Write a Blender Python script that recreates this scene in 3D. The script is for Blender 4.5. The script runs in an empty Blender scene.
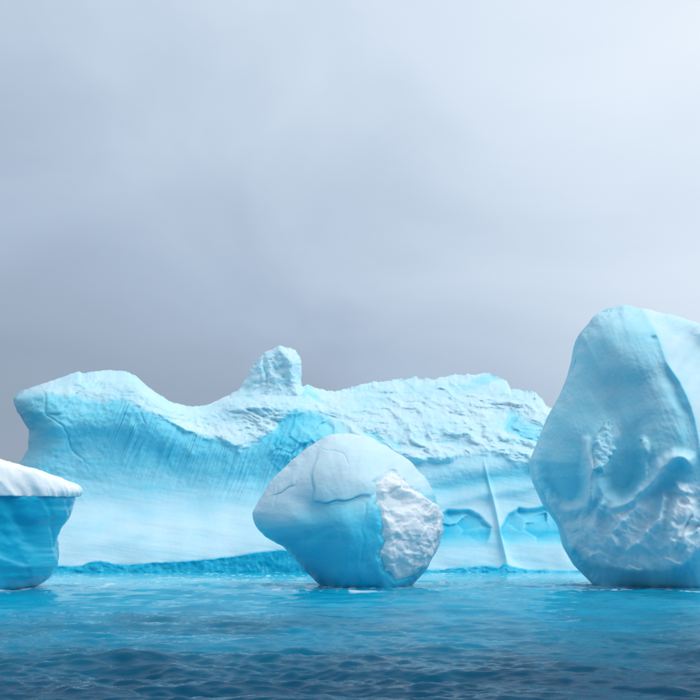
import bpy, math
import numpy as np

# ------------------------------------------------------------------ camera, sky, sun, exposure
F, CX, HZ, CAMH = 840.0, 350.0, 552.0, 4.0      # focal length and horizon in photo pixels (700 x 700), eye height in m
scene = bpy.context.scene
cam_d = bpy.data.cameras.new("camera")
cam = bpy.data.objects.new("camera", cam_d)
scene.collection.objects.link(cam)
cam.location = (0, 0, CAMH)
cam.rotation_euler = (math.radians(90), 0, 0)
cam_d.sensor_width = 36.0
cam_d.lens = 36.0 * F / 700.0
cam_d.shift_y = (HZ - 350.0) / 700.0
cam_d.clip_start = 0.5
cam_d.clip_end = 20000
scene.camera = cam
scene.render.resolution_x = 1024
scene.render.resolution_y = 1024

SUN_EL, SUN_AZ = math.radians(48), math.radians(125)     # azimuth from +Y (view direction) towards +X
world = bpy.data.worlds.new("World")
scene.world = world
world.use_nodes = True
wt = world.node_tree
wt.nodes.clear()


def W(kind, **kw):
    n = wt.nodes.new(kind)
    for k, v in kw.items():
        setattr(n, k, v)
    return n


w_out = W("ShaderNodeOutputWorld")
w_sky = W("ShaderNodeTexSky", sky_type='NISHITA', sun_disc=False)
w_sky.sun_elevation = SUN_EL
w_sky.sun_rotation = SUN_AZ
w_bg1 = W("ShaderNodeBackground")
w_bg1.inputs[1].default_value = 0.08
wt.links.new(w_sky.outputs[0], w_bg1.inputs[0])
# overcast deck: brighter with elevation and towards a glow set apart from the sun, soft streaky noise
w_tc = W("ShaderNodeTexCoord")
w_sep = W("ShaderNodeSeparateXYZ")
wt.links.new(w_tc.outputs["Generated"], w_sep.inputs[0])
w_map = W("ShaderNodeMapping")
w_map.inputs["Scale"].default_value = (1.2, 1.2, 2.0)
w_map.inputs["Rotation"].default_value = (0, 0.6, 0)
wt.links.new(w_tc.outputs["Generated"], w_map.inputs[0])
w_noi = W("ShaderNodeTexNoise")
w_noi.inputs["Scale"].default_value = 2.1
w_noi.inputs["Detail"].default_value = 6.0
w_noi.inputs["Roughness"].default_value = 0.5
w_noi.inputs["Distortion"].default_value = 0.6
wt.links.new(w_map.outputs[0], w_noi.inputs[0])
sun_vec = (math.sin(SUN_AZ) * math.cos(SUN_EL), math.cos(SUN_AZ) * math.cos(SUN_EL), math.sin(SUN_EL))
w_dot = W("ShaderNodeVectorMath", operation='DOT_PRODUCT')
w_dot.inputs[1].default_value = (0.74, 0.38, 0.555)      # thinner cloud, seen to the upper right
wt.links.new(w_tc.outputs["Generated"], w_dot.inputs[0])


def wmath(op, a, b):
    m = W("ShaderNodeMath", operation=op)
    for i, v in enumerate((a, b)):
        if isinstance(v, (int, float)):
            m.inputs[i].default_value = v
        else:
            wt.links.new(v, m.inputs[i])
    return m.outputs[0]


elev = wmath('MAXIMUM', w_sep.outputs["Z"], 0.0)
e1 = wmath('MULTIPLY', wmath('POWER', elev, 1.0), 0.56)
glow = wmath('MULTIPLY', wmath('POWER', wmath('MAXIMUM', w_dot.outputs["Value"], 0.0), 2.0), 0.66)
nz = wmath('MULTIPLY', wmath('SUBTRACT', w_noi.outputs[0], 0.5), 0.36)
fac = wmath('SUBTRACT', wmath('ADD', wmath('ADD', e1, glow), nz), 0.04)
w_ramp = W("ShaderNodeValToRGB")
cr = w_ramp.color_ramp
cr.interpolation = 'B_SPLINE'
cr.elements[0].position = 0.0
cr.elements[0].color = (0.25, 0.30, 0.375, 1)
cr.elements[1].position = 0.95
cr.elements[1].color = (1.0, 1.04, 1.08, 1)
el = cr.elements.new(0.22)
el.color = (0.365, 0.465, 0.605, 1)
el = cr.elements.new(0.5)
el.color = (0.64, 0.75, 0.88, 1)
wt.links.new(fac, w_ramp.inputs[0])
w_bg2 = W("ShaderNodeBackground")
w_bg2.inputs[1].default_value = 1.0
wt.links.new(w_ramp.outputs[0], w_bg2.inputs[0])
w_mix = W("ShaderNodeMixShader")
w_mix.inputs[0].default_value = 0.94
wt.links.new(w_bg1.outputs[0], w_mix.inputs[1])
wt.links.new(w_bg2.outputs[0], w_mix.inputs[2])
wt.links.new(w_mix.outputs[0], w_out.inputs[0])

sun_d = bpy.data.lights.new("sun", 'SUN')
sun_d.energy = 1.3
sun_d.angle = math.radians(45)
sun_d.color = (1.0, 0.985, 0.965)
sun = bpy.data.objects.new("sun", sun_d)
scene.collection.objects.link(sun)
sun.rotation_euler = (math.pi / 2 - SUN_EL, 0, -SUN_AZ + math.pi)
sun.location = (0, 0, 120)
# a sun lamp shines along its local -Z; aim it from sun_vec
from mathutils import Vector
sun.rotation_euler = Vector(sun_vec).to_track_quat('Z', 'Y').to_euler()

scene.view_settings.view_transform = 'Standard'
scene.view_settings.look = 'None'
scene.view_settings.gamma = 1.0
scene.view_settings.exposure = 0.1
scene.view_settings.use_curve_mapping = False

# ------------------------------------------------------------------ numeric helpers
_rng = np.random.RandomState(7)
_perm = _rng.permutation(256).astype(np.int32)
_perm = np.concatenate([_perm, _perm, _perm])
_g = _rng.normal(size=(256, 3))
_g = (_g / np.linalg.norm(_g, axis=1)[:, None]).astype(np.float32)


def perlin(x, y, z):
    sh = np.shape(x)
    x, y, z = [np.ascontiguousarray(np.broadcast_to(v, sh), dtype=np.float32).ravel() for v in (x, y, z)]
    xi, yi, zi = np.floor(x), np.floor(y), np.floor(z)
    fx, fy, fz = x - xi, y - yi, z - zi
    xi, yi, zi = [(v.astype(np.int64) & 255).astype(np.int32) for v in (xi, yi, zi)]
    u, v, w = [f * f * f * (f * (f * 6 - 15) + 10) for f in (fx, fy, fz)]
    res = 0
    for dx in (0, 1):
        for dy in (0, 1):
            h2 = _perm[_perm[xi + dx] + yi + dy]
            for dz in (0, 1):
                g = _g[_perm[h2 + zi + dz]]
                d = g[:, 0] * (fx - dx) + g[:, 1] * (fy - dy) + g[:, 2] * (fz - dz)
                wgt = (u if dx else 1 - u) * (v if dy else 1 - v) * (w if dz else 1 - w)
                res = res + d * wgt
    return (res * 1.6).reshape(sh)


def fbm(x, y, z=0.0, octv=4, gain=0.5, lac=2.07):
    z = np.zeros_like(x) + z
    r, a, f = 0, 1.0, 1.0
    for i in range(octv):
        r = r + a * perlin(x * f + 17.3 * i, y * f - 9.1 * i, z * f + 4.7 * i)
        a *= gain
        f *= lac
    return r


def ridged(x, y, z=0.0, octv=4, gain=0.5, lac=2.1):
    z = np.zeros_like(x) + z
    r, a, f, tot = 0, 1.0, 1.0, 0
    for i in range(octv):
        r = r + a * (1 - 2.2 * np.abs(perlin(x * f + 31.7 * i, y * f + 5.3 * i, z * f - 8.9 * i)))
        tot += a
        a *= gain
        f *= lac
    return r / tot


def cells(x, y, seed=3):
    """distance to nearest and second nearest jittered lattice point, and a random value per cell"""
    xi, yi = np.floor(x).astype(np.int64), np.floor(y).astype(np.int64)
    d1 = np.full(x.shape, 9.0)
    d2 = np.full(x.shape, 9.0)
    val = np.zeros(x.shape)
    for dx in (-1, 0, 1):
        for dy in (-1, 0, 1):
            cx, cy = xi + dx, yi + dy
            h = _perm[(_perm[(cx + seed * 13) & 255] + cy) & 255]
            h2 = _perm[h + 57]
            h3 = _perm[h + 131]
            px, py = cx + h / 255.0, cy + h2 / 255.0
            d = np.hypot(x - px, y - py)
            near = d < d1
            d2 = np.where(near, d1, np.minimum(d2, d))
            val = np.where(near, h3 / 255.0, val)
            d1 = np.where(near, d, d1)
    return d1, d2, val


def facets(x, y, seed=3, tilt=0.7, step=0.5):
    """angular fracture planes: every cell is a plane of its own tilt and set-back"""
    xi, yi = np.floor(x).astype(np.int64), np.floor(y).astype(np.int64)
    d1 = np.full(x.shape, 9.0)
    out = np.zeros(x.shape)
    for dx in (-1, 0, 1):
        for dy in (-1, 0, 1):
            cx, cy = xi + dx, yi + dy
            h = _perm[(_perm[(cx + seed * 13) & 255] + cy) & 255]
            px, py = cx + h / 255.0, cy + _perm[h + 57] / 255.0
            a = _perm[h + 131] / 255.0 * 6.283
            d = np.hypot(x - px, y - py)
            near = d < d1
            pl = tilt * (np.cos(a) * (x - px) + np.sin(a) * (y - py)) + step * (_perm[h + 200] / 255.0 - 0.5)
            out = np.where(near, pl, out)
            d1 = np.minimum(d1, d)
    return out


def sst(a, b, x):
    t = np.clip((x - a) / (b - a), 0, 1)
    return t * t * (3 - 2 * t)


def gauss(px, py, cx, cy, rx, ry, rot=0.0):
    c, s = math.cos(math.radians(rot)), math.sin(math.radians(rot))
    dx, dy = px - cx, py - cy
    u, v = (dx * c + dy * s) / rx, (-dx * s + dy * c) / ry
    return np.exp(-(u * u + v * v))


def dish(px, py, cx, cy, rx, ry, rot=0.0, p=2.0):
    """bowl with a crisp rim: 1 in the middle, 0 at the ellipse"""
    c, s = math.cos(math.radians(rot)), math.sin(math.radians(rot))
    dx, dy = px - cx, py - cy
    u, v = (dx * c + dy * s) / rx, (-dx * s + dy * c) / ry
    q = np.clip(1 - (u * u + v * v), 0, 1)
    return q ** (p / 2)


def line_dist(px, py, pts):
    d = np.full(px.shape, 1e9)
    tpar = np.zeros(px.shape)
    n = len(pts) - 1
    for i in range(n):
        (ax, ay), (bx, by) = pts[i], pts[i + 1]
        ex, ey = bx - ax, by - ay
        t = np.clip(((px - ax) * ex + (py - ay) * ey) / (ex * ex + ey * ey), 0, 1)
        q = np.hypot(px - ax - t * ex, py - ay - t * ey)
        tpar = np.where(q < d, (i + t) / n, tpar)
        d = np.minimum(d, q)
    return d, tpar


def groove(px, py, pts, w):
    d, t = line_dist(px, py, pts)
    fade = sst(0, 0.12, t) * (1 - sst(0.85, 1, t)) * 0.8 + 0.2
    return np.exp(-(d / w) ** 2) * fade


def poly_sdf(px, py, pts):
    """positive inside"""
    q = list(pts) + [pts[0]]
    d, _ = line_dist(px, py, q)
    ins = np.zeros(px.shape, bool)
    for (ax, ay), (bx, by) in zip(q[:-1], q[1:]):
        if ay == by:
            continue
        c = ((ay > py) != (by > py)) & (px < (bx - ax) * (py - ay) / (by - ay) + ax)
        ins ^= c
    return np.where(ins, d, -d)


def curve(x, pts):
    a = np.array(pts, float)
    return np.interp(x, a[:, 0], a[:, 1])


def smooth_curve(x, pts, w=0.6):
    """piecewise curve smoothed by a cubic through the points"""
    a = np.array(pts, float)
    xs, ys = a[:, 0], a[:, 1]
    m = np.gradient(ys, xs)
    i = np.clip(np.searchsorted(xs, x) - 1, 0, len(xs) - 2)
    h = xs[i + 1] - xs[i]
    t = np.clip((x - xs[i]) / h, 0, 1)
    return ((2 * t**3 - 3 * t**2 + 1) * ys[i] + (t**3 - 2 * t**2 + t) * h * m[i]
            + (-2 * t**3 + 3 * t**2) * ys[i + 1] + (t**3 - t**2) * h * m[i + 1])


def unproject(px, py, Y):
    return np.stack([(px - CX) / F * Y, Y + np.zeros_like(px), CAMH - (py - HZ) / F * Y], -1)


def grid_normals(V):
    du = np.gradient(V, axis=1)
    dv = np.gradient(V, axis=0)
    n = np.cross(du, dv)
    ln = np.linalg.norm(n, axis=-1, keepdims=True)
    return n / np.maximum(ln, 1e-9)


def grid_faces(nr, nc, keep=None, flip=False):
    idx = np.arange(nr * nc).reshape(nr, nc)
    q = np.stack([idx[:-1, :-1], idx[:-1, 1:], idx[1:, 1:], idx[1:, :-1]], -1).reshape(-1, 4)
    if flip:
        q = q[:, ::-1]
    if keep is not None:
        k = keep.reshape(-1)
        q = q[k[q].any(axis=1)]
    return q


def blur(A, n=1):
    for _ in range(n):
        P = np.pad(A, 1, mode='edge')
        A = (P[:-2, 1:-1] + P[2:, 1:-1] + P[1:-1, :-2] + P[1:-1, 2:] + 2 * P[1:-1, 1:-1]) / 6.0
    return A


WATERLINE = []


def note_waterline(V):
    V = V.reshape(-1, 3)
    w = V[np.abs(V[:, 2]) < 0.22]
    WATERLINE.append(w[np.argsort(np.arctan2(w[:, 1] - w[:, 1].mean(), w[:, 0] - w[:, 0].mean()))][:, :2])


def make_mesh(name, V, Q, mat, parent=None, attrs=None, smooth=True):
    V = np.asarray(V, np.float32).reshape(-1, 3)
    Q = np.asarray(Q, np.int32)
    used = np.zeros(len(V), bool)
    used[Q.ravel()] = True
    remap = np.cumsum(used) - 1
    Q = remap[Q].astype(np.int32)
    V = V[used]
    me = bpy.data.meshes.new(name)
    me.vertices.add(len(V))
    me.vertices.foreach_set("co", V.ravel())
    me.loops.add(Q.size)
    me.loops.foreach_set("vertex_index", Q.ravel())
    me.polygons.add(len(Q))
    me.polygons.foreach_set("loop_start", np.arange(0, Q.size, 4, dtype=np.int32))
    me.polygons.foreach_set("loop_total", np.full(len(Q), 4, np.int32))
    me.polygons.foreach_set("use_smooth", np.full(len(Q), smooth, bool))
    me.update(calc_edges=True)
    me.validate()
    for k, a in (attrs or {}).items():
        at = me.attributes.new(k, 'FLOAT', 'POINT')
        at.data.foreach_set("value", np.asarray(a, np.float32).ravel()[used])
    me.materials.append(mat)
    ob = bpy.data.objects.new(name, me)
    scene.collection.objects.link(ob)
    if parent:
        ob.parent = parent
        ob.matrix_parent_inverse = parent.matrix_world.inverted()
    return ob


def thing(name, label, cat, loc):
    o = bpy.data.objects.new(name, None)
    scene.collection.objects.link(o)
    o.location = loc
    o.empty_display_size = 2
    o["label"] = label
    o["category"] = cat
    bpy.context.view_layer.update()
    return o


# ------------------------------------------------------------------ materials
def new_mat(name):
    m = bpy.data.materials.new(name)
    m.use_nodes = True
    nt = m.node_tree
    b = nt.nodes["Principled BSDF"]
    return m, nt, b


def ice_material(name, grain=1.0, rough_lo=0.2, rough_hi=0.62, sss=0.5, bump=0.35):
    """glacier ice: attribute 'ice' runs from snow (0) over bubbly white ice to clear blue ice (1); painted shade rides on it too"""
    m, nt, b = new_mat(name)
    N, L = nt.nodes, nt.links
    at = N.new("ShaderNodeAttribute")
    at.attribute_name = "ice"
    tc = N.new("ShaderNodeTexCoord")
    n1 = N.new("ShaderNodeTexNoise")
    n1.inputs["Scale"].default_value = 0.35 * grain
    n1.inputs["Detail"].default_value = 6
    n1.inputs["Roughness"].default_value = 0.62
    L.new(tc.outputs["Object"], n1.inputs["Vector"])
    a1 = N.new("ShaderNodeMath"); a1.operation = 'MULTIPLY_ADD'
    a1.inputs[1].default_value = 0.16
    mpl = N.new("ShaderNodeMapping")
    mpl.inputs["Rotation"].default_value = (0.15, 0.22, 0.3)
    mpl.inputs["Scale"].default_value = (0.05, 0.05, 0.9)
    L.new(tc.outputs["Object"], mpl.inputs[0])
    n3 = N.new("ShaderNodeTexNoise")
    n3.inputs["Scale"].default_value = 1.4 * grain
    n3.inputs["Detail"].default_value = 5
    L.new(mpl.outputs[0], n3.inputs["Vector"])
    a3 = N.new("ShaderNodeMath"); a3.operation = 'MULTIPLY_ADD'
    a3.inputs[1].default_value = 0.7
    L.new(n3.outputs[0], a3.inputs[0])
    L.new(n1.outputs[0], a3.inputs[2])
    s1 = N.new("ShaderNodeMath"); s1.operation = 'SUBTRACT'
    s1.inputs[1].default_value = 0.136
    L.new(a3.outputs[0], a1.inputs[0])
    L.new(at.outputs["Fac"], s1.inputs[0])
    L.new(s1.outputs[0], a1.inputs[2])
    r = N.new("ShaderNodeValToRGB")
    c = r.color_ramp
    c.elements[0].position = 0.05
    c.elements[0].color = (0.91, 0.935, 0.955, 1)
    c.elements[1].position = 1.0
    c.elements[1].color = (0.0, 0.37, 0.56, 1)
    for p, col in ((0.33, (0.62, 0.85, 0.93)), (0.55, (0.28, 0.77, 0.90)), (0.75, (0.04, 0.58, 0.79))):
        e = c.elements.new(p)
        e.color = (*col, 1)
    L.new(a1.outputs[0], r.inputs[0])
    L.new(r.outputs[0], b.inputs["Base Color"])
    rr = N.new("ShaderNodeMapRange")
    rr.inputs[1].default_value = 0.2; rr.inputs[2].default_value = 0.9
    rr.inputs[3].default_value = rough_hi; rr.inputs[4].default_value = rough_lo
    L.new(a1.outputs[0], rr.inputs[0])
    L.new(rr.outputs[0], b.inputs["Roughness"])
    b.inputs["IOR"].default_value = 1.31
    b.inputs["Specular IOR Level"].default_value = 0.4
    if sss:
        b.inputs["Subsurface Weight"].default_value = sss
        b.inputs["Subsurface Radius"].default_value = (0.25, 0.8, 1.0)
        b.inputs["Subsurface Scale"].default_value = 0.6
    n2 = N.new("ShaderNodeTexNoise")
    n2.inputs["Scale"].default_value = 1.7 * grain
    n2.inputs["Detail"].default_value = 8
    n2.inputs["Roughness"].default_value = 0.65
    L.new(tc.outputs["Object"], n2.inputs["Vector"])
    bp = N.new("ShaderNodeBump")
    bp.inputs["Strength"].default_value = bump
    bp.inputs["Distance"].default_value = 0.25 / grain
    L.new(n2.outputs[0], bp.inputs["Height"])
    L.new(bp.outputs[0], b.inputs["Normal"])
    return m


MAT_SMOOTH = ice_material("smooth_ice", grain=1.0, bump=0.06)
MAT_SNOW = ice_material("rough_snow_ice", grain=1.6, rough_lo=0.4, rough_hi=0.8, bump=0.35)
MAT_FAR = ice_material("cliff_ice", grain=0.6, bump=0.13)
MAT_FARSNOW = ice_material("cliff_snow", grain=0.8, rough_hi=0.8, bump=0.5)


def water_material():
    m, nt, b = new_mat("sea_water")
    N, L = nt.nodes, nt.links
    sh = N.new("ShaderNodeAttribute"); sh.attribute_name = "shoal"
    fo = N.new("ShaderNodeAttribute"); fo.attribute_name = "foam"
    r = N.new("ShaderNodeValToRGB")
    c = r.color_ramp
    c.elements[0].position = 0.0
    c.elements[0].color = (0.002, 0.068, 0.135, 1)
    c.elements[1].position = 1.0
    c.elements[1].color = (0.0, 0.54, 0.74, 1)
    e = c.elements.new(0.5)
    e.color = (0.0, 0.29, 0.47, 1)
    L.new(sh.outputs["Fac"], r.inputs[0])
    mx = N.new("ShaderNodeMix"); mx.data_type = 'RGBA'
    L.new(fo.outputs["Fac"], mx.inputs[0])
    L.new(r.outputs[0], mx.inputs[6])
    mx.inputs[7].default_value = (0.75, 0.86, 0.90, 1)
    L.new(mx.outputs[2], b.inputs["Base Color"])
    mr = N.new("ShaderNodeMapRange")
    mr.inputs[3].default_value = 0.06; mr.inputs[4].default_value = 0.7
    L.new(fo.outputs["Fac"], mr.inputs[0])
    L.new(mr.outputs[0], b.inputs["Roughness"])
    b.inputs["IOR"].default_value = 1.26
    b.inputs["Specular IOR Level"].default_value = 0.2
    b.inputs["Specular Tint"].default_value = (0.55, 0.85, 1.0, 1)
    tc = N.new("ShaderNodeTexCoord")
    mp = N.new("ShaderNodeMapping")
    mp.inputs["Scale"].default_value = (0.5, 1.6, 1.0)
    L.new(tc.outputs["Object"], mp.inputs[0])
    n = N.new("ShaderNodeTexNoise")
    n.inputs["Scale"].default_value = 3.0
    n.inputs["Detail"].default_value = 5
    n.inputs["Roughness"].default_value = 0.6
    n.inputs["Distortion"].default_value = 0.4
    L.new(mp.outputs[0], n.inputs["Vector"])
    bp = N.new("ShaderNodeBump")
    bp.inputs["Strength"].default_value = 0.4
    bp.inputs["Distance"].default_value = 0.07
    L.new(n.outputs[0], bp.inputs["Height"])
    L.new(bp.outputs[0], b.inputs["Normal"])
    return m


# ------------------------------------------------------------------ the sea
def build_sea():
    mat = water_material()
    # distance rows: even in picture height near the eye, then out to the horizon
    inv = np.linspace(1 / 13.0, 1 / 210.0, 560)
    d = np.concatenate([[0.5, 4.0, 8.0, 11.0], 1 / inv, [230, 260, 300, 360, 450, 600, 900, 1500, 3000, 6000, 12000]])
    ang = np.concatenate([np.radians(np.linspace(-180, -36, 50))[:-1], np.radians(np.linspace(-34, 34, 780)),
                          np.radians(np.linspace(36, 180, 50))[1:]])
    A, Dm = np.meshgrid(ang, d)
    X, Y = Dm * np.sin(A), Dm * np.cos(A)
    rng = np.random.RandomState(21)
    wx = X + 1.3 * perlin(X * 0.09, Y * 0.09, np.zeros_like(X))
    wy = Y + 1.3 * perlin(X * 0.09 + 40, Y * 0.09, np.zeros_like(X))
    gust = 0.75 + 0.55 * fbm(X * 0.035, Y * 0.05, 3.0, 3)
    step = np.gradient(d)[:, None]
    Z = np.zeros_like(X)
    for i in range(64):
        lam = 0.38 * (7.5 / 0.38) ** ((i + rng.rand()) / 64.0)
        th = rng.normal(0.12, 0.42)
        k = 2 * math.pi / lam
        amp = 0.0090 * lam ** 0.78 * (0.55 + 0.9 * rng.rand())
        if 1.5 < lam < 4.5:
            amp *= 1.05
        if lam > 4.5:
            amp *= 0.6
        damp = np.clip(lam / (step * 2.2) - 0.6, 0, 1)
        ph = k * (wx * math.sin(th) + wy * math.cos(th)) + rng.rand() * 6.283
        s = np.sin(ph)
        Z += amp * damp * (s - 0.28 * np.cos(2 * ph)) * (gust if lam < 4 else 1)
    # small cusped wind ripples
    for fx, fy, a, sd in ((0.42, 0.85, 0.070, 1.0), (0.95, 1.9, 0.046, 6.0), (2.0, 4.0, 0.019, 11.0)):
        rr = 1 - 2 * np.abs(perlin((wx + 0.25 * wy) * fx, (wy - 0.15 * wx) * fy, Z * 0 + sd))
        Z += a * rr * gust * np.clip(0.55 / (fy * step) - 0.4, 0, 1)
    Z *= np.exp(-(Dm / 900.0) ** 2)
    # pale submerged ice feet around the bergs turn the water turquoise
    n1 = fbm(X * 0.045, Y * 0.035, 5.0, 4)
    n2 = fbm(X * 0.2, Y * 0.1, 9.0, 3)
    near = sst(20, 66, Y + 14 * n1 + 5 * n2 + 0.1 * X * -1)
    side = 1 - sst(60, 130, np.abs(X + 5))
    back = 1 - sst(220, 290, Y)
    bright = sst(84, 120, Y + 10 * n1 + 6 * n2)
    sh = np.clip(near * (0.56 + 0.44 * bright) * side * back + 0.08 * n2 * near, 0, 1)
    # foam: thin broken lines where swell laps at the ice, flecks in the disturbed water between the bergs
    streak = ridged(X * 0.16 + 0.4 * n2, Y * 0.11, 2.0, 4)
    flecks = sst(0.56, 0.76, streak + 0.15 * n2) * sst(88, 110, Y) * (1 - sst(172, 200, Y)) * side
    fine = fbm(X * 1.1, Y * 0.5, 7.0, 3)
    foam = flecks * sst(-0.1, 0.5, fine) * 0.75

    # lapping foam follows the real waterline of each berg
    box = np.where((Y > 70) & (Y < 122) & (np.abs(X) < 60))
    bx, by = X[box], Y[box]
    dist = np.full(bx.shape, 99.0)
    for w in WATERLINE:
        for k in range(0, len(w), max(1, len(w) // 260)):
            dist = np.minimum(dist, np.hypot(bx - w[k, 0], by - w[k, 1]))
    wob = fine[box] + n2[box]
    lap = 0.9 * np.exp(-(dist / 2.6) ** 2) * sst(-0.35, 0.25, wob)
    lap = np.maximum(lap, 0.85 * np.exp(-((dist - 6.5 - 3.0 * n2[box]) / 1.5) ** 2) * sst(0.1, 0.5, wob))
    foam[box] = np.maximum(foam[box], lap)
    foam = np.clip(foam, 0, 1)
    V = np.stack([X, Y, Z], -1)
    o = make_mesh("sea", V, grid_faces(*X.shape), mat, None, {"shoal": sh, "foam": foam})
    o["kind"] = "structure"




# ------------------------------------------------------------------ bergs shaped as closed, inflated bodies
def resample_outline(pts, n=1440, smooth=6):
    a = np.array(pts, float)
    a = np.vstack([a, a[:1]])
    s = np.concatenate([[0], np.cumsum(np.hypot(*np.diff(a, axis=0).T))])
    u = np.linspace(0, s[-1], n, endpoint=False)
    x, y = np.interp(u, s, a[:, 0]), np.interp(u, s, a[:, 1])
    for _ in range(smooth):
        x = (np.roll(x, 1) + x * 2 + np.roll(x, -1)) / 4
        y = (np.roll(y, 1) + y * 2 + np.roll(y, -1)) / 4
    return x, y


def disc_grid(n):
    a = np.linspace(-1, 1, n)
    A, B = np.meshgrid(a, a[::-1])
    U = A * np.sqrt(1 - B * B / 2)
    Vv = B * np.sqrt(1 - A * A / 2)
    return np.hypot(U, Vv), np.arctan2(Vv, U)


class Inflated:
    """front half follows the outline at plane Yc and bulges to the viewer; back half closes it"""

    def __init__(self, outline, centre, Yc, n, depth, power=2.3, smooth=30):
        self.Yc, self.n = Yc, n
        ox, oy = resample_outline(outline, smooth=smooth)
        self.cx, self.cy = centre
        th = np.arctan2(oy - self.cy, ox - self.cx)
        R = np.hypot(ox - self.cx, oy - self.cy)
        o = np.argsort(th)
        self.th, self.R = th[o], R[o]
        r, t = disc_grid(n)
        r = np.clip(r, 0, 1)
        self.r = np.sin(r * math.pi / 2)
        Rt = np.interp(t, self.th, self.R, period=2 * math.pi)
        self.px = self.cx + self.r * Rt * np.cos(t)
        self.py = self.cy + self.r * Rt * np.sin(t)
        self.dep = depth * np.clip(1 - self.r ** power, 0, 1) ** (1 / 2.0)
        self.edge = sst(0.0, 0.16, 1 - self.r)

    def front(self, relief):
        return unproject(self.px, self.py, self.Yc - self.dep - relief)

    def back(self, V, depth, k=4):
        """coarse rear half that shares the rim of the finished front half V"""
        n = self.n
        for e in (V[0], V[-1], V[:, 0], V[:, -1]):
            base = e[::k].copy()
            x = np.arange(n) / k
            for c in range(3):
                e[:, c] = np.interp(x, np.arange(len(base)), base[:, c])
        Vb = V[::k, ::k].copy()
        r = self.r[::k, ::k]
        flat = unproject(self.px, self.py, np.full(self.px.shape, self.Yc))[::k, ::k]
        flat[..., 1] = self.Yc + depth * np.clip(1 - r ** 2.3, 0, 1) ** 0.5
        Vb[1:-1, 1:-1] = flat[1:-1, 1:-1]
        return Vb


def merge(parts):
    Vs, Qs, off = [], [], 0
    for V, Q in parts:
        V = V.reshape(-1, 3)
        Vs.append(V)
        Qs.append(Q + off)
        off += len(V)
    return np.vstack(Vs), np.vstack(Qs)


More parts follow.
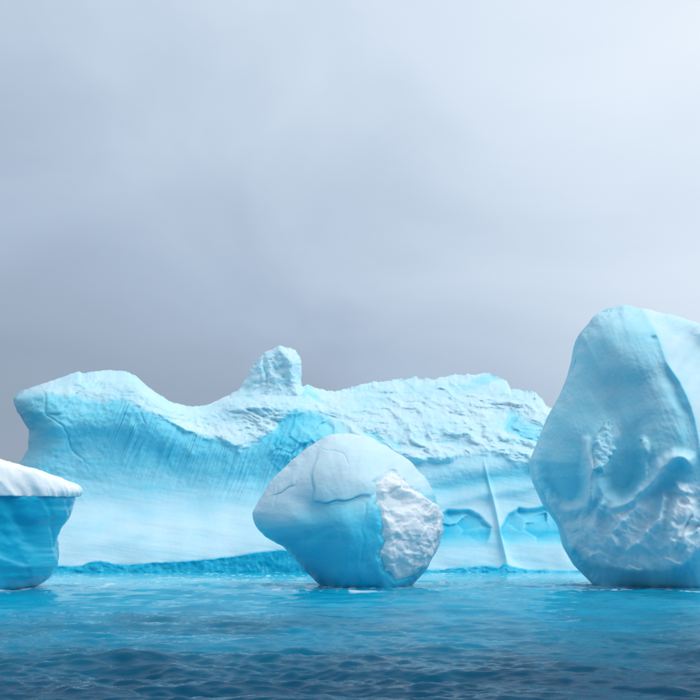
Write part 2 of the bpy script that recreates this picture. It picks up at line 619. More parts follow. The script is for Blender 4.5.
# ------------------------------------------------------------------ rounded boulder berg with a broken white flank
def build_boulder():
    root = thing("rounded_iceberg", "small rounded blue iceberg with a rough white broken flank before the ice cliff",
                 "iceberg", (2.5, 100, 0))
    ol = [(325, 590), (303, 569), (284, 547), (268, 538), (258, 530), (253.5, 521), (253, 512), (259, 499), (271, 481),
          (281, 471), (292, 460), (309, 447), (322, 438), (335, 434), (350, 433.5), (366, 436), (388, 447), (410, 462), (425, 478),
          (435, 494), (441, 514), (442, 533), (436, 552), (425, 571), (410, 588), (394, 604), (366, 612), (342, 606)]
    B = Inflated(ol, (352, 520), 100.0, 381, 10.5, 2.5, smooth=50)
    px, py, e = B.px, B.py, B.edge
    wn = fbm(px * 0.012, py * 0.012, 1.0, 3)
    qx, qy = px + 5 * perlin(px * .05, py * .05, px * 0), py + 5 * perlin(px * .05 + 9, py * .05, px * 0)
    rel = 0.9 * wn
    # the ledge above the main crack and the flat facets of the crown
    step = poly_sdf(qx, qy, [(313, 465), (312, 503), (335, 502), (352, 499), (368, 492), (378, 474), (372, 450), (340, 440), (322, 448)])
    rel += 0.32 * sst(-3, 2, step) * (1 - 0.6 * sst(4, 30, step))
    rel -= 0.22 * groove(qx, qy, [(313, 466), (311, 485), (312, 503), (332, 502), (352, 499), (366, 493)], 0.75)
    rel -= 0.17 * groove(qx, qy, [(262, 500), (270, 495), (282, 493), (296, 486), (298, 478)], 0.8)
    rel -= 0.15 * groove(qx, qy, [(287, 470), (294, 466), (297, 458), (304, 452)], 1.1)
    rel -= 0.13 * groove(qx, qy, [(318, 446), (328, 452), (343, 453), (352, 462)], 0.7)
    rel -= 0.09 * groove(qx, qy, [(366, 498), (364, 520), (362, 545), (361, 575)], 1.3)
    rel -= 0.14 * groove(qx, qy, [(278, 478), (276, 492), (270, 508)], 1.0)
    left = poly_sdf(qx, qy, [(255, 520), (262, 500), (282, 492), (297, 484), (300, 455), (280, 465), (250, 500)])
    rel += 0.22 * sst(-2, 3, left)
    rel -= 0.9 * gauss(px, py, 312, 520, 18, 30)          # soft hollow down the left front
    rel += 0.8 * gauss(px, py, 345, 545, 16, 40)
    # hollow that the broken flank sits in
    poly = [(375, 484), (388, 473), (394, 473), (410, 487), (425, 498), (438, 505), (446, 514), (447, 533), (438, 549), (427, 566),
            (411, 576), (396, 579), (385, 570), (380, 555), (384.5, 540), (380, 514), (376, 496)]
    m = poly_sdf(px + 2.2 * fbm(px * .13, py * .13, 2.0, 3), py + 2.2 * fbm(px * .13, py * .13, 8.0, 3), poly)
    rel -= 0.5 * sst(-5, 1, m)
    rel -= 0.5 * gauss(px, py, 391, 470, 5, 5)             # little socket above the flank
    fine = 0.025 * fbm(px * 0.22, py * 0.22, 4.0, 4)
    rel = rel * e + fine
    V = B.front(rel)
    nrm = grid_normals(V)
    V += nrm * (0.16 * fbm(px * .06, py * .06, 11.0, 4))[..., None] * (1 - e)[..., None]
    # frosted crust over clear blue ice; blue also paints the underside's shade
    blue_edge = 508 + 9 * perlin(px * .022, py * 0 + 3.3, px * 0) + 20 * sst(300, 258, px) - 10 * sst(360, 380, px)
    blue = sst(-30, 34, py - blue_edge + 10 * wn)
    ice = 0.29 + 0.42 * blue + 0.06 * sst(570, 590, py)
    ice += 0.12 * groove(qx, qy, [(313, 466), (311, 485), (312, 503), (332, 502), (352, 499), (366, 493)], 1.6)
    Bk = B.back(V, 9.5)
    note_waterline(V)
    Vm, Qm = merge([(V, grid_faces(B.n, B.n)), (Bk, grid_faces(*Bk.shape[:2], flip=True))])
    at = np.concatenate([ice.ravel(), np.where(Bk[..., 2].ravel() > 9, 0.25, 0.75)])
    make_mesh("ice_body", Vm, Qm, MAT_SMOOTH, root, {"ice": at})
    # broken flank: lumpy white firn
    X, Z = V[..., 0], V[..., 2]
    d1, d2, cv = cells(X * 1.05 + 0.4 * fbm(X, Z, 1, 2), Z * 1.05 + 0.4 * fbm(X, Z, 6, 2))
    lumps = (1 - np.clip(d1, 0, 1) ** 2) * (0.5 + 0.7 * cv)
    lowz = sst(515, 545, py)
    slabs = ridged(X * 0.30 + 0.2 * Z, Z * 0.5, 3.0, 4)
    h = sst(-1.0, 7.0, m) * (0.30 + 0.30 * fbm(X * .35, Z * .35, 2.0, 4)
                             + lowz * 0.26 * lumps + (1 - lowz) * (0.28 * slabs + 0.08 * lumps))
    h += sst(-1.0, 7.0, m) * (0.20 * blur(facets(X * .42 + .15 * Z, Z * .5 - .1 * X, 7, 1.0, 0.6), 1) + 0.09 * blur(facets(X * 1.1, Z * 1.2, 4, 0.9, 0.7), 1))
    h -= 0.8 * gauss(px, py, 396, 503, 10, 4, 10) + 0.6 * gauss(px, py, 389, 515, 4, 4) + 0.5 * gauss(px, py, 388, 495, 3.5, 12)
    h += 0.45 * gauss(px, py, 400, 494, 14, 3.5, 25) + 0.5 * gauss(px, py, 412, 520, 10, 12)
    h *= 0.35 + 0.65 * sst(0.0, 0.5, B.edge)
    h = np.where(m < 1.2, np.minimum(h, -0.35 + 0.5 * sst(-1.5, 1.2, m)), np.maximum(h, 0.02))
    P = V + grid_normals(B.front(blur(rel, 12)))[..., :] * h[..., None]
    make_mesh("broken_flank", P, grid_faces(B.n, B.n, keep=m > -0.6), MAT_SNOW, root,
              {"ice": np.clip(0.02 + 0.12 * (1 - sst(0.05, 0.5, h)) + 0.12 * sst(560, 580, py), 0, 1)})


# ------------------------------------------------------------------ tall berg with the sculpted face
def build_tall():
    root = thing("peaked_iceberg", "tall peaked blue iceberg with hollowed, sculpted face beside the rounded iceberg",
                 "iceberg", (41, 101, 0))
    ol = [(594, 582), (580, 568), (569.5, 550), (563.5, 526), (547, 503), (536, 479), (532, 460), (537, 448), (551, 413), (564, 390),
          (573, 368), (578.6, 347), (581, 332), (588, 324), (597, 314), (608, 307.5), (623, 306), (637, 307.5), (648, 309.5),
          (671, 314), (689, 320), (712, 332), (740, 356), (762, 392), (778, 440), (782, 490), (770, 545), (745, 592), (710, 612),
          (650, 612), (612, 600)]
    B = Inflated(ol, (652, 470), 102.0, 501, 15.0, 2.6, smooth=7)
    px, py, e = B.px, B.py, B.edge
    z0 = px * 0
    qx = px + 4 * perlin(px * .045, py * .045, z0) + 1.2 * perlin(px * .15, py * .15, z0)
    qy = py + 4 * perlin(px * .045 + 9, py * .045, z0) + 1.2 * perlin(px * .15 + 5, py * .15, z0)
    rel = 0.8 * fbm(px * .012, py * .012, 3.0, 3)
    # arris: the darker face turns into the flank that falls away to the other side
    rx = smooth_curve(py, [(300, 634), (309, 640), (320, 648), (335, 657), (364, 668), (384, 681), (413, 693), (440, 699), (480, 704), (620, 706)])
    dr = px - rx
    lowfade = 1 - sst(430, 520, py)
    rel += 2.6 * (1 - np.clip(-dr / 75, 0, 1)) * (1 - sst(-1, 2, dr)) * lowfade
    rel += (2.6 - 0.20 * np.clip(dr, 0, 80)) * sst(-1, 2, dr) * lowfade
    rel += 0.35 * np.exp(-(dr / 2.2) ** 2) * lowfade * (0.5 + 0.5 * perlin(py * .05, z0, z0))
    rel -= 0.5 * gauss(px, py, 653, 338, 4, 2.5)           # notch in the arris
    # hollow between arris and face on the lower part of the edge
    rel -= 0.7 * gauss(qx, qy, 678, 398, 6, 26, -24)
    # flank flutes
    fl = np.sin((px + 0.62 * (py - 320)) * 0.42 + 2.0 * perlin(px * .03, py * .03, z0))
    rel += 0.07 * fl * sst(2, 10, dr) * (1 - sst(380, 440, py))
    # brushed diagonal streaks on the main face
    rel += 0.05 * fbm((px - 0.45 * py) * 0.13, (py + 0.45 * px) * 0.018, 5.0, 3) * (1 - sst(2, 8, dr)) * (1 - sst(430, 470, py))
    # main face gently concave, overhanging below
    rel -= 1.8 * gauss(px, py, 612, 400, 34, 58, -14)
    # left smooth scoop and its raised rim
    sx, sy = px + 1.2 * fbm(px * .08, py * .08, 51.0, 3), py + 1.2 * fbm(px * .08, py * .08, 55.0, 3)
    holl = poly_sdf(sx, sy, [(520, 430), (536, 482), (546, 499), (559, 508), (574, 511), (585, 505), (590, 490), (591, 462), (597, 425), (604, 360), (560, 350)])
    hol1 = sst(-5, 13, holl) * sst(395, 500, py)
    rel -= 2.6 * hol1
    rel += 0.8 * np.exp(-(line_dist(qx, qy, [(588, 440), (591, 462), (590, 486), (584, 504), (570, 512)])[0] / 4.5) ** 2)
    rel += 0.6 * np.exp(-(line_dist(qx, qy, [(533, 456), (541, 486), (556, 510), (570, 530)])[0] / 4.0) ** 2)
    # central bowl
    bxx = px + 9 * fbm(px * .03, py * .03, 33.0, 3)
    byy = py + 9 * fbm(px * .03, py * .03, 37.0, 3)
    holc = poly_sdf(sx, sy, [(604, 370), (612, 436), (603, 462), (599, 478), (606, 494), (621, 502), (635, 497), (645, 481), (648, 458), (641, 432), (652, 380)])
    hol2 = sst(-4, 13, holc) * sst(412, 495, py)
    rel -= 2.7 * hol2
    rel += 0.7 * np.exp(-(line_dist(qx, qy, [(644, 440), (646, 458), (644, 478), (634, 494)])[0] / 3.2) ** 2)
    rel -= 0.5 * gauss(qx, qy, 641, 428, 9, 16, 20)
    # swept rib and pocket under it
    rib, rt = line_dist(qx, qy, [(612, 512), (628, 502), (650, 485), (664, 466), (676, 458), (688, 462)])
    rel += 2.0 * np.exp(-(rib / 5.5) ** 2) * (0.35 + 0.65 * sst(0, 0.5, rt))
    rel -= 0.9 * gauss(qx, qy, 658, 492, 17, 8, -38)
    # leaning slab below the pocket
    slab = poly_sdf(qx, qy, [(676, 481), (686, 486), (695, 503), (694, 520), (684, 545), (668, 553), (661, 548), (666, 528), (670, 505)])
    rel += 1.3 * sst(-4, 8, slab) * (0.7 + 0.012 * (px - 660))
    rel -= 0.7 * groove(qx, qy, [(672, 552), (680, 540), (690, 522), (692, 512)], 1.6)
    rel -= 0.6 * dish(qx, qy, 684, 503, 6, 5, 30)
    # second rib and furrows running down to the left
    for pts, w, a in (([(664, 500), (655, 522), (642, 538), (628, 552)], 4, 1.0),
                      ([(638, 508), (622, 520), (610, 534), (612, 548)], 4, 0.9),
                      ([(600, 505), (592, 525), (598, 545), (606, 560)], 5, 0.9)):
        rel += a * np.exp(-(line_dist(qx, qy, pts)[0] / w) ** 2)
    rel -= 0.6 * gauss(qx, qy, 604, 519, 9, 8, -20)
    rel -= 0.5 * gauss(qx, qy, 640, 530, 11, 12, -20)
    # scalloped, fractured belt over a smooth washed foot
    X0, Z0 = (px - CX) / F * 100, CAMH - (py - HZ) / F * 100
    belt_lo = smooth_curve(px, [(560, 530), (568, 541), (589, 562), (610, 568), (646, 571), (682, 564), (700, 549), (740, 540), (790, 530)])
    belt_lo = belt_lo + 2.5 * fbm(px * .06, z0, 2.0, 3)
    belt_hi = smooth_curve(px, [(530, 478), (548, 508), (568, 514), (590, 506), (612, 512), (640, 505), (664, 492), (690, 484), (720, 486), (790, 490)])
    belt = sst(-3, 6, py - belt_hi) * (1 - sst(-3, 2.5, py - belt_lo))
    d1, d2, cv = cells(X0 * 0.75 + 0.5 * fbm(X0 * .6, Z0 * .6, 1, 2), Z0 * 0.75 + 0.5 * fbm(X0 * .6, Z0 * .6, 6, 2), 9)
    scal = np.clip(d1, 0, 1)
    rgd = ridged((px + 0.5 * py) * .035, (py - 0.5 * px) * .09, 4.0, 4)
    fwx, fwy = X0 + 0.5 * fbm(X0 * .5, Z0 * .5, 1.0, 3), Z0 + 0.5 * fbm(X0 * .5, Z0 * .5, 6.0, 3)
    fac1 = facets(fwx * .26 + fwy * .12, fwy * .30 - fwx * .10, 9, 1.0, 0.7)
    fac2 = facets(fwx * .75 + fwy * .2, fwy * .85 - fwx * .2, 5, 0.9, 0.6)
    rel += belt * (0.55 * blur(fac1, 3) + 0.17 * blur(fac2, 1) + 0.25 * ridged((px + 0.7 * py) * .018, (py - 0.7 * px) * .05, 14.0, 3)
                   + 0.10 * fbm(X0 * .8, Z0 * .8, 3.0, 4))
    rel += 0.7 * sst(-3, 2.5, belt_lo - py) * sst(20, 0, belt_lo - py)
    rel -= 0.045 * np.clip(py - belt_lo, 0, 60)
    rel += 0.035 * fbm(px * .25, py * .25, 4.0, 4)
    rel *= e
    V = B.front(rel)
    nrm = grid_normals(V)
    V += nrm * (0.25 * fbm(px * .06, py * .06, 11.0, 4))[..., None] * (1 - e)[..., None]
    # two crusty lumps left on the hollow face
    ice = 0.46 + 0.05 * fbm(px * .03, py * .03, 7.0, 3)
    ice += 0.10 * hol1 + 0.10 * hol2  # hollows tinted bluer: their shade painted in
    ice -= 0.27 * belt * (0.65 + 0.35 * rgd)
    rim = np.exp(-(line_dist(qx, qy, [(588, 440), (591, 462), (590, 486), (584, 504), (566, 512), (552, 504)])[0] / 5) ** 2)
    ice -= 0.15 * rim  # rim light painted as paler ice, as on the rib below
    ice -= 0.13 * sst(-1, 5, dr) * lowfade  # flank past the arris painted paler, as its lit side
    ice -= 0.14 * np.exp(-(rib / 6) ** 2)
    ice += 0.13 * sst(-2, 6, py - belt_lo)
    ice -= 0.14 * sst(-3, 4, slab)
    Bk = B.back(V, 16)
    note_waterline(V)
    Vm, Qm = merge([(V, grid_faces(B.n, B.n)), (Bk, grid_faces(*Bk.shape[:2], flip=True))])
    at = np.concatenate([ice.ravel(), np.full(Bk.shape[0] * Bk.shape[1], 0.5)])
    make_mesh("ice_body", Vm, Qm, MAT_SMOOTH, root, {"ice": at})
    nsm = grid_normals(B.front(blur(rel, 14)))
    X, Z = V[..., 0], V[..., 2]
    for poly, th in (([(603, 424), (607, 420), (612, 422), (613, 440), (614, 452), (606, 462), (600, 474), (593, 470), (592, 452), (595, 438)], 0.9),
                     ([(640, 438), (646, 437), (651, 443), (650, 452), (645, 456), (641, 447)], 0.5)):
        m = poly_sdf(px + 2 * fbm(px * .2, py * .2, 2.0, 3), py + 2 * fbm(px * .2, py * .2, 8.0, 3), poly)
        h = sst(-0.8, 4.0, m) * 0.8 * th * (0.7 + 0.5 * ridged(X * .7, Z * .7, 3.0, 4) + 0.5 * fbm(X * 1.3, Z * 1.3, 2.0, 3)) - 0.25 * (m < 0.8)
        make_mesh("crusted_lump", V + nsm * h[..., None], grid_faces(B.n, B.n, keep=m > -0.6), MAT_SNOW, root,
                  {"ice": np.clip(0.42 + 0.12 * fbm(X, Z, 1.0, 3), 0, 1)})


# ------------------------------------------------------------------ flat-topped berg under thick snow, running out of the frame
def build_tabular():
    root = thing("flat_topped_iceberg", "flat-topped iceberg with deep blue wall under a thick white snow cap",
                 "iceberg", (-47, 94, 0))
    cx, cy = -52.0, 93.0
    n, rows = 560, 160
    th = np.linspace(-math.pi, math.pi, n)
    # right-hand edge in metres from the outline, taken at the flank's depth
    Yf = 97.0
    edge = [(610, -10), (600, 12), (593, 28), (584, 44), (574, 55), (560, 61), (543, 63), (530, 64), (527, 65), (520, 72), (507, 78), (500, 76), (495, 73), (490, 70)]
    a = np.array(edge, float)
    zz = CAMH - (a[:, 0] - HZ) / F * Yf
    xx = (a[:, 1] - CX) / F * Yf
    z = np.linspace(-2.0, 9.6, rows)
    ax = np.interp(z, zz, xx)
    for _ in range(3):
        ax = np.convolve(np.pad(ax, 1, mode='edge'), [.25, .5, .25], 'valid')
    T, Zg = np.meshgrid(th, z)
    RX = (ax - cx)[:, None]
    RXn = RX.max()
    ct, st = np.cos(T), np.sin(T)
    p = 2.6
    sup = (np.abs(ct) ** p + np.abs(st) ** p) ** (-1 / p)
    # only the camera-right end narrows towards the water; the front wall leans in a little
    rxx = np.where(ct > 0, RXn + (RX - RXn) * np.clip(ct * 1.25, 0, 1) ** 0.6, 24.0)
    ry = 12.5 - 0.9 * np.clip((3.0 - Zg) / 4.0, 0, 1) ** 1.5
    X = cx + rxx * sup * ct
    Y = cy + ry * sup * st
    # facets: flat chips of different set-back
    ang = T * 8.0
    d1, d2, cv = cells(X * 0.20 + 0.3 * fbm(X * .15, Zg * .15, 1, 2), Zg * 0.17 + Y * 0.12, 5)
    off = 0.55 * (cv - 0.5) * sst(0.0, 0.22, d2 - d1) + 0.35 * fbm(X * .2, Zg * .22, 4.0, 4) + 0.05 * fbm(X * 1.1, Zg * 1.1, 2.0, 3)
    off -= 0.35 * np.exp(-((X + 33.4 + 0.22 * (Zg - 4)) / 0.5) ** 2) * sst(2, 5, Zg)
    off += 0.1 * np.exp(-((Zg - 2.6 + 0.3 * perlin(X * .3, X * 0, X * 0)) / 0.35) ** 2)
    X = X + off * ct
    Y = Y + off * st
    Zg = Zg + sst(6.0, 9.6, Zg) * ((HZ - 496.0) / F * Y + CAMH - 9.55)
    V = np.stack([X, Y, Zg], -1)
    ice = 0.90 + 0.06 * fbm(X * .12, Zg * .3, 2.0, 3) - 0.10 * sst(3.2, -0.5, Zg) - 0.12 * sst(0.5, 0.9, cv) * sst(-36, -32, X)
    ice -= 0.25 * np.exp(-((line_dist(X, Zg, [(-36.2, 5.2), (-35.6, 3.6), (-34.0, 2.6)])[0]) / 0.22) ** 2)
    note_waterline(V)
    make_mesh("ice_wall", V, grid_faces(rows, n), MAT_SMOOTH, root, {"ice": ice})
    # snow cap: lip overhangs the wall, top rises gently away from the tip
    tipx = (84.5 - CX) / F * Yf
    nr = 180
    prof = np.linspace(0, 1, nr)
    T, P = np.meshgrid(th, prof)
    ct, st = np.cos(T), np.sin(T)
    sup = (np.abs(ct) ** 2.5 + np.abs(st) ** 2.5) ** (-1 / 2.5)
    # P: 0..0.12 underside, 0.12..0.3 lip, above that the top running to the centre
    q = np.clip((P - 0.16) / 0.84, 0, 1)
    rad = np.where(P < 0.10, 0.86 + 1.3 * P, np.where(P < 0.16, 0.99 + 0.01 * np.sin((P - 0.10) / 0.06 * math.pi / 2), 1 - q ** 1.0))
    rx_c = np.where(ct > 0, tipx - cx, 24.5)
    ry_c = 13.1
    X = cx + rx_c * rad * sup * ct
    Y = cy + ry_c * rad * sup * st
    under = CAMH + (HZ - 496.5) / F * Y
    lip = CAMH - (490 - HZ) / F * Yf
    dtip = np.clip(tipx - X, 0, 60)
    topz = lip + 0.1 + curve(dtip, [(0, 0.0), (1, 0.55), (2.5, 1.05), (4.8, 1.8), (7.2, 2.7), (9.2, 3.0), (14, 3.4), (25, 3.8), (60, 3.2)])
    edge_round = np.clip((1 - rad) / 0.035, 0, 1)
    front_drop = (1 - np.sqrt(np.clip(1 - (1 - edge_round) ** 2, 0, 1)))
    Z = np.where(P < 0.10, under, under + (topz - under) * np.where(P < 0.16, 0.0, 1) * (1 - 0.5 * front_drop) + np.where(P < 0.16, (P - 0.10) / 0.06 * (topz - under) * 0.5, 0))
    nz = fbm(X * .35, Y * .35 + Z * .3, 2.0, 4)
    lipm = np.exp(-((rad - 0.99) / 0.05) ** 2)
    X = X + ct * lipm * (0.35 * nz + 0.12 * fbm(X * 1.2, Y * 1.2 + Z, 5.0, 4))
    Y = Y + st * lipm * (0.45 * nz + 0.12 * fbm(X * 1.2, Y * 1.2 + Z, 5.0, 4))
    Z = Z + 0.22 * nz * (0.3 + 0.7 * sst(1.0, 0.8, rad)) + 0.06 * fbm(X * 1.5, Y * 1.5, 3.0, 3)
    V = np.stack([X, Y, Z], -1)
    make_mesh("snow_cap", V, grid_faces(nr, n), MAT_SNOW, root, {"ice": np.clip(0.06 + 0.05 * nz, 0, 1)})


# ------------------------------------------------------------------ long ice cliff behind
def build_cliff():
    root = thing("cliff_iceberg", "long light blue ice cliff with fluted face, rough snowy top and a pinnacle",
                 "iceberg", (-15, 195, 0))
    crest_pts = [(-5, 410), (14, 399), (17, 392), (27, 388), (38, 384), (56, 378), (70, 373), (75, 371), (79, 373.5), (92, 371), (107, 370), (122, 371), (133, 375), (150, 389),
                 (171, 402), (193, 407), (210, 404), (225, 397), (238, 391), (260, 388), (300, 388), (307, 384), (314, 387), (327, 391), (337, 391),
                 (350, 387), (366, 383), (388, 381), (400, 379), (421, 378), (432, 379), (454, 375.5), (475, 374), (489, 374), (499, 377), (507, 382), (511, 389),
                 (524, 390), (536, 393), (548, 406), (565, 420), (590, 445), (640, 470)]
    ns, nt_, nb = 860, 300, 24
    S, T = np.meshgrid(np.linspace(0, 1, ns), np.linspace(0, 1, nt_))
    pxt = 14 + (640 - 14) * S
    cr = curve(pxt, crest_pts)
    crn = (0.8 + 1.3 * sst(300, 360, pxt)) * fbm(pxt * .10, pxt * 0 + 2.0, 1.0, 5, 0.6) * sst(14, 40, pxt)
    py = 586 + (cr - 586) * T + crn * T ** 14
    xl = smooth_curve(py, [(360, 20), (385, 18), (399, 14), (410, 17), (422, 25), (435, 29), (450, 26), (462, 19), (480, 8), (510, -8), (550, -22), (590, -30)])
    px = pxt + (xl - 14) * (1 - S) ** 5
    z0 = px * 0
    left = [(365, 199), (375, 194), (385, 189.5), (395, 185.5), (408, 182.5), (425, 181), (450, 182.5), (480, 182), (505, 179), (525, 175.5), (545, 171.5), (560, 169.5), (600, 167.5)]
    mid = [(375, 220), (395, 207), (408, 198), (425, 189), (440, 184.0), (450, 182.5), (480, 182.5), (505, 179.5), (525, 175.5), (545, 171.5), (560, 169.5), (600, 167.5)]
    right = [(365, 224), (378, 216), (392, 208), (412, 198), (432, 189), (446, 184.5), (456, 181.5), (480, 178.5), (505, 176), (525, 173), (545, 170.8), (560, 169.3), (600, 167.5)]
    wm = sst(140, 215, px)
    wr = sst(290, 370, px)
    Y = smooth_curve(py, left) * (1 - wm) + wm * (smooth_curve(py, mid) * (1 - wr) + wr * smooth_curve(py, right))
    # round the prow on the far left and fall away on the right
    dl = np.clip((px - xl) / 34.0, 0, 1)
    Y = Y + 20 * (1 - np.sqrt(np.clip(1 - (1 - dl) ** 2.2, 0, 1)))
    Y = Y + 0.004 * np.clip(px - 560, 0, 200) ** 2
    # roll back over the crest
    Y = Y + 7 * sst(0.93, 1.0, T) ** 2 * (1 - 0.5 * wm)
    qx = px + 5 * perlin(px * .04, py * .04, z0) + 1.5 * perlin(px * .13, py * .13, z0)
    qy = py + 5 * perlin(px * .04 + 9, py * .04, z0) + 1.5 * perlin(px * .13 + 7, py * .13, z0)
    rel = 1.2 * fbm(px * .010, py * .014, 3.0, 3)
    # snow line
    sl = smooth_curve(px, [(-40, 396), (14, 396), (60, 396), (100, 400), (130, 405), (150, 414), (190, 432), (225, 444), (250, 446), (270, 434), (285, 418), (310, 412),
                           (340, 424), (370, 444), (400, 455), (440, 462), (480, 452), (520, 464), (545, 472), (640, 480)])
    sl = sl + 4 * fbm(px * .035, z0, 4.0, 4)
    snow = sst(-4, 5, sl - py + 2 * fbm(px * .1, py * .1, 6.0, 3))
    ca, sa = math.cos(math.radians(20)), math.sin(math.radians(20))
    u, v = px * ca + py * sa, -px * sa + py * ca
    big = ridged(u * .018, v * .060, 2.0, 5, 0.55)
    ter = u * .02 + v * .11 + 1.3 * fbm(px * .03, py * .05, 5.0, 3)
    slabs = ter - np.floor(ter)
    slabs = sst(0, 0.75, slabs) - sst(0.8, 1.0, slabs)
    crag = fbm(px * .11, py * .2, 1.0, 5, 0.6)
    lmass = 1 - sst(120, 190, px)
    wxx, wyy = px + 14 * fbm(px * .022, py * .035, 12.0, 3), py + 9 * fbm(px * .022, py * .035, 15.0, 3)
    u2, v2 = wxx * ca + wyy * sa, -wxx * sa + wyy * ca
    big = ridged(u2 * .013, v2 * .034, 2.0, 5, 0.5)
    patch = sst(-0.25, 0.45, fbm(px * .02, py * .035, 21.0, 3))
    rel += snow * (1 - 0.6 * lmass) * (3.0 * big + 0.30 * slabs * patch + (0.24 + 0.24 * patch) * crag - 1.0)
    # hanging lip of snow along the snow line
    rel += 1.3 * np.exp(-((sl - py - 4) / 5.0) ** 2) * sst(140, 200, px) * (0.6 + 0.6 * perlin(px * .05, z0, z0))
    # left crown: soft swells and curving cracks
    rel += lmass * 0.8 * fbm(px * .035, py * .05, 8.0, 4) * sst(440, 400, py)
    for pts, w, a in (([(38, 385), (44, 398), (50, 414), (62, 425), (72, 448), (88, 470)], 1.1, 0.8),
                      ([(50, 414), (64, 410), (74, 396), (92, 388), (104, 376)], 1.2, 0.7),
                      ([(104, 376), (96, 392), (90, 402)], 1.0, 0.4), ([(150, 394), (140, 410), (146, 424)], 1.2, 0.5)):
        rel -= 0.6 * a * groove(qx, qy, pts, w)
    rel += 0.5 * sst(-2, 2, poly_sdf(qx, qy, [(38, 385), (50, 414), (64, 410), (74, 396), (104, 376), (76, 372)]))
    # flutes: close-set ribs that lean over the face
    fz = sst(398, 425, py + 0.10 * (260 - px)) * (1 - sst(455, 500, py - 0.16 * (px - 180))) * sst(70, 150, px) * (1 - sst(290, 330, px)) * (1 - snow)
    fu = px + 0.38 * (py - 440) + 2.0 * perlin(px * .03, py * .02, z0)
    flute = np.abs(perlin(fu * .15, py * .010, z0)) * 1.3 + 0.9 * np.abs(perlin(fu * .36, py * .016, z0 + 3))
    rel += 0.95 * fz * flute * (0.35 + 0.65 * sst(-0.3, 0.4, fbm(px * .03, py * .02, 61.0, 3)))
    rel += 0.5 * sst(400, 420, py) * (1 - sst(470, 520, py)) * (1 - sst(60, 130, px)) * fbm(u * .03, v * .05, 9.0, 4)
    # blocky broken zone behind the rounded berg's crown
    bz = sst(-3, 4, poly_sdf(px, py, [(278, 422), (300, 412), (330, 420), (345, 440), (320, 470), (285, 480), (268, 460)]))
    d1, d2, cv = cells(qx * .045 + 0.5 * qy * .045, qy * .050 - 0.012 * qx, 4)
    rel += 0.6 * bz * (2.6 * (cv - 0.5) * sst(0, 0.12, d2 - d1) + 1.0 * fbm(px * .08, py * .1, 2.0, 4))
    # smooth sweeping swells on the lower face
    sw = py - 0.10 * (px - 100)
    rel += (1 - snow) * 0.28 * np.sin(sw * 0.11 + 2 * perlin(px * .012, py * .02, z0)) * (1 - wr)
    # right wall: swell bands
    rwall = wr * (1 - snow)
    ba = py + 0.18 * (px - 440)
    rel += 0.5 * rwall * (1.0 * np.exp(-((ba - 474) / 7.0) ** 2) - 1.2 * np.exp(-((ba - 489) / 7.0) ** 2) + 1.2 * np.exp(-((ba - 503) / 6) ** 2))
    # standing fin
    fx = smooth_curve(py, [(420, 474), (440, 479), (475, 487), (510, 496), (540, 502), (565, 507.5), (590, 509)])
    fw = 0.9 + 1.5 * sst(440, 570, py) + 10 * sst(556, 576, py)
    fin = np.exp(-np.abs((px - fx) / fw) ** 1.4) * sst(446, 470, py)
    rel += 1.5 * fin * sst(446, 505, py)
    # two eye-shaped scallops either side of the fin
    A = poly_sdf(qx * .3 + px * .7, qy * .3 + py * .7, [(415, 534), (441, 513), (447, 509.5), (468, 509), (479, 514), (493, 527), (488, 548), (425, 552)])
    Bp = poly_sdf(qx * .3 + px * .7, qy * .3 + py * .7, [(499, 528), (507, 514), (519, 507.5), (529, 509), (545, 505), (572, 492), (590, 520), (560, 546), (506, 548)])
    sc0 = np.maximum(sst(-0.6, 2.5, A), sst(-0.6, 2.5, Bp)) * (1 - sst(528, 552, py))
    sc = np.maximum(sst(-0.8, 6, A), sst(-0.8, 6, Bp)) * (1 - sst(512, 548, py))
    fct = facets((px + .6 * py) * .05, (py - .3 * px) * .075, 8, 0.9, 0.45)
    d1, d2, cv = cells(px * .055 + .02 * py, py * .085, 8)
    rel -= sc * (1.9 + 1.1 * blur(fct, 2))
    rel += 0.0 * np.exp(-(line_dist(qx, qy, [(455, 534), (476, 530), (489, 523)])[0] / 2.0) ** 2)
    below = rwall * sst(528, 534, py) * (1 - sst(536, 556, py))
    rel += 0.13 * fbm(px * .2, py * .2, 4.0, 3) * (0.15 + 0.85 * sst(520, 440, py))
    rel += 0.11 * fbm((px + 1.2 * py) * .006, (py - 0.16 * px) * .10, 40.0, 4) * sst(440, 480, py) * (1 - sc)
    rel += 7.0 * gauss(px, py, 270, 402, 46, 16) + 3.0 * gauss(px, py, 240, 402, 30, 10) + 4.0 * gauss(px, py, 303, 395, 15, 8)
    Y = Y - rel * sst(0, 0.35, dl)
    Vf = unproject(px, py, Y)
    Vf += grid_normals(Vf) * (0.5 * fbm(px * .07, py * .07, 11.0, 4))[..., None] * (1 - sst(0, 0.35, dl))[..., None]
    # back slope
    top = Vf[-1]
    kb = np.linspace(0, 1, nb + 1)[1:][:, None]
    Xb = np.repeat(top[None, :, 0], nb, 0)
    Yb = top[None, :, 1] + 46 * kb
    Zb = top[None, :, 2] * np.sqrt(np.clip(1 - kb ** 2.2, 0, 1)) - 3 * kb
    Zb = Zb + 1.2 * fbm(Xb * .06, Yb * .06, 2.0, 4) * np.sin(np.pi * kb)
    V = np.concatenate([Vf, np.stack([Xb, Yb, Zb], -1)], 0)
    # closing flank on the far left
    ncl = 10
    cl = []
    for k in range(ncl, 0, -1):
        c = V[:, :1].copy()
        f = k / ncl
        c[:, :, 1] += (top[0, 1] + 40 - c[:, :, 1]) * f * np.clip(1 - np.linspace(0, 1, V.shape[0])[:, None] * 0.0, 0, 1)
        c[:, :, 0] += 14 * f * f
        c[nt_:, :, 0] = V[nt_:, :1, 0] + 14 * f * f
        cl.append(c)
    V = np.concatenate(cl + [V], 1)
    ice = 0.40 + z0
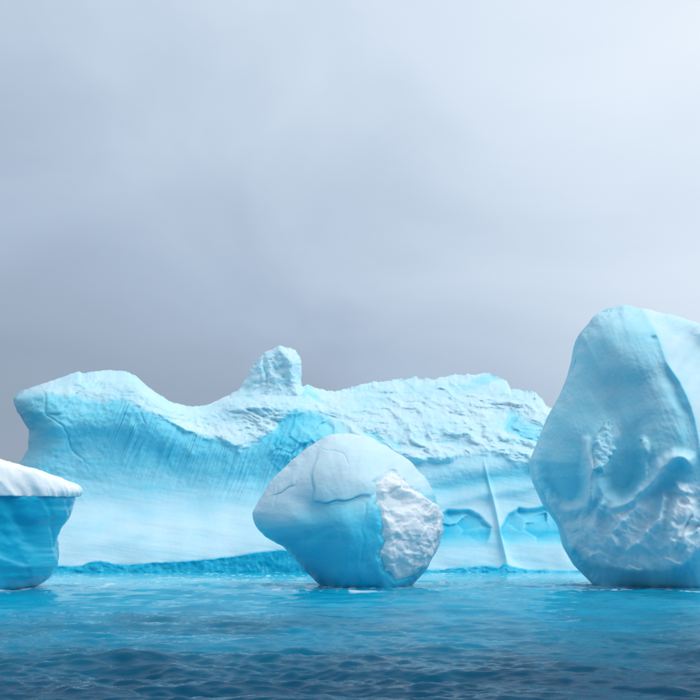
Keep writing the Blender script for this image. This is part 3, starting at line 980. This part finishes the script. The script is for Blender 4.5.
    ice += 0.15 * sst(515, 445, py) * (1 - wr) * (1 - snow)  # mid wall bluer, apron paler: slope shading painted into the colour
    ice += 0.06 * fz + 0.08 * bz - 0.06 * sst(490, 530, py)
    ice += 0.05 * fbm(px * .02, py * .05, 6.0, 3)
    ice -= 0.05 * snow * (1 - lmass) + 0.03 * snow * lmass
    ice += sc0 * (0.33 + 0.14 * blur(fct, 2)) + 0.10 * below + rwall * 0.16 * np.exp(-((ba - 488) / 7.0) ** 2)  # recess shade painted as bluer scallops and band trough
    ice += 0.10 * fin * (px < fx)  # shaded side of the fin, painted into the colour
    ice += 0.20 * snow * sst(0.25, -0.2, big)  # dips in the snow painted bluer for their shadow
    full = np.full(V.shape[:2], 0.3)
    full[:nt_, ncl:] = ice
    full[:nt_, :ncl] = 0.45
    make_mesh("ice_wall", V, grid_faces(*V.shape[:2]), MAT_FAR, root, {"ice": full})

    # pinnacle standing on the crest
    pol = [(212, 408), (224, 399), (236, 391), (242, 385), (248, 375), (253, 366), (258, 359), (264, 353), (272, 349), (280, 345.5), (288, 347.5), (295.6, 351), (300, 357),
           (301.5, 366), (301, 374), (301, 384), (305, 392), (314, 404), (310, 420), (270, 428), (232, 420)]
    Bp = Inflated(pol, (276, 384), 208.0, 201, 6.5, 2.2, smooth=4)
    p, q, e = Bp.px, Bp.py, Bp.edge
    r = 1.0 * fbm(p * .06, q * .06, 1.0, 4) + 0.5 * ridged(p * .1, q * .14, 5.0, 4)
    r += 1.6 * np.exp(-(line_dist(p, q, [(281, 346), (290, 362), (294, 384), (300, 398)])[0] / 5) ** 2)
    r -= 0.8 * dish(p + 1.5 * perlin(p * .1, q * .1, p * 0), q, 284, 371, 8, 9, 20)
    r -= 0.9 * groove(p, q, [(264, 352), (263, 366), (267, 376), (266, 386)], 1.6)
    r += 0.10 * (400 - q) * 0 + 2.5 * sst(385, 405, q)
    Vp = Bp.front(r * e)
    Vp += grid_normals(Vp) * (0.45 * fbm(p * .12, q * .12, 11.0, 4))[..., None] * (1 - e)[..., None]
    Bk = Bp.back(Vp, 9)
    Vm, Qm = merge([(Vp, grid_faces(201, 201)), (Bk, grid_faces(*Bk.shape[:2], flip=True))])
    make_mesh("pinnacle", Vm, Qm, MAT_FAR, root,
              {"ice": np.concatenate([(0.36 + 0.05 * fbm(p * .08, q * .08, 2, 3)).ravel(), np.full(Bk.shape[0] * Bk.shape[1], 0.3)])})

    # wave-washed blue foot along the waterline
    s = np.linspace(-40, 640, 900)
    tp = smooth_curve(s, [(-40, 565), (60, 566), (84, 565), (90, 562.5), (98, 561.5), (108, 562.5), (114, 564), (150, 563), (190, 561), (230, 557), (265, 551.5), (290, 550.5),
                          (320, 556), (360, 562), (420, 569), (440, 570), (455, 568), (470, 567), (490, 566), (500, 567), (505, 563), (510, 566), (522, 569), (545, 570.5), (565, 571), (600, 569), (640, 569)])
    tp = tp + 0.8 * fbm(s * .12, s * 0, 3.0, 4)
    prof = np.linspace(0, 1, 60)
    Sg, Pg = np.meshgrid(s, prof)
    Tp = np.repeat(tp[None], 60, 0)
    f = np.clip(Pg / 0.7, 0, 1)
    g = np.clip((Pg - 0.7) / 0.3, 0, 1)
    Yw = 165.2 + 0.6 * fbm(Sg * .03, Pg * 2, 2.0, 4) + 0.25 * fbm(Sg * .15, Pg * 6, 4.0, 3) + 0.9 * np.sin(f * math.pi * 0.5) * f + 0.004 * np.clip(Sg - 560, 0, 100) ** 2
    Yw = Yw + 9 * g
    pyw = 588 + (Tp - 588) * f
    Vw = unproject(Sg, pyw, Yw)
    Vw[..., 2] = np.where(g > 0, Vw[42 - 0, :, 2][None] * 1.0 + 0.4 * g, Vw[..., 2])
    ice = 0.88 + 0.08 * fbm(Sg * .05, Pg * 2, 5.0, 3) - 0.16 * sst(400, 440, Sg)
    make_mesh("washed_foot", Vw, grid_faces(*Sg.shape), MAT_SMOOTH, root, {"ice": np.clip(ice, 0, 1)})


build_cliff()
build_tabular()
build_tall()
build_boulder()
build_sea()
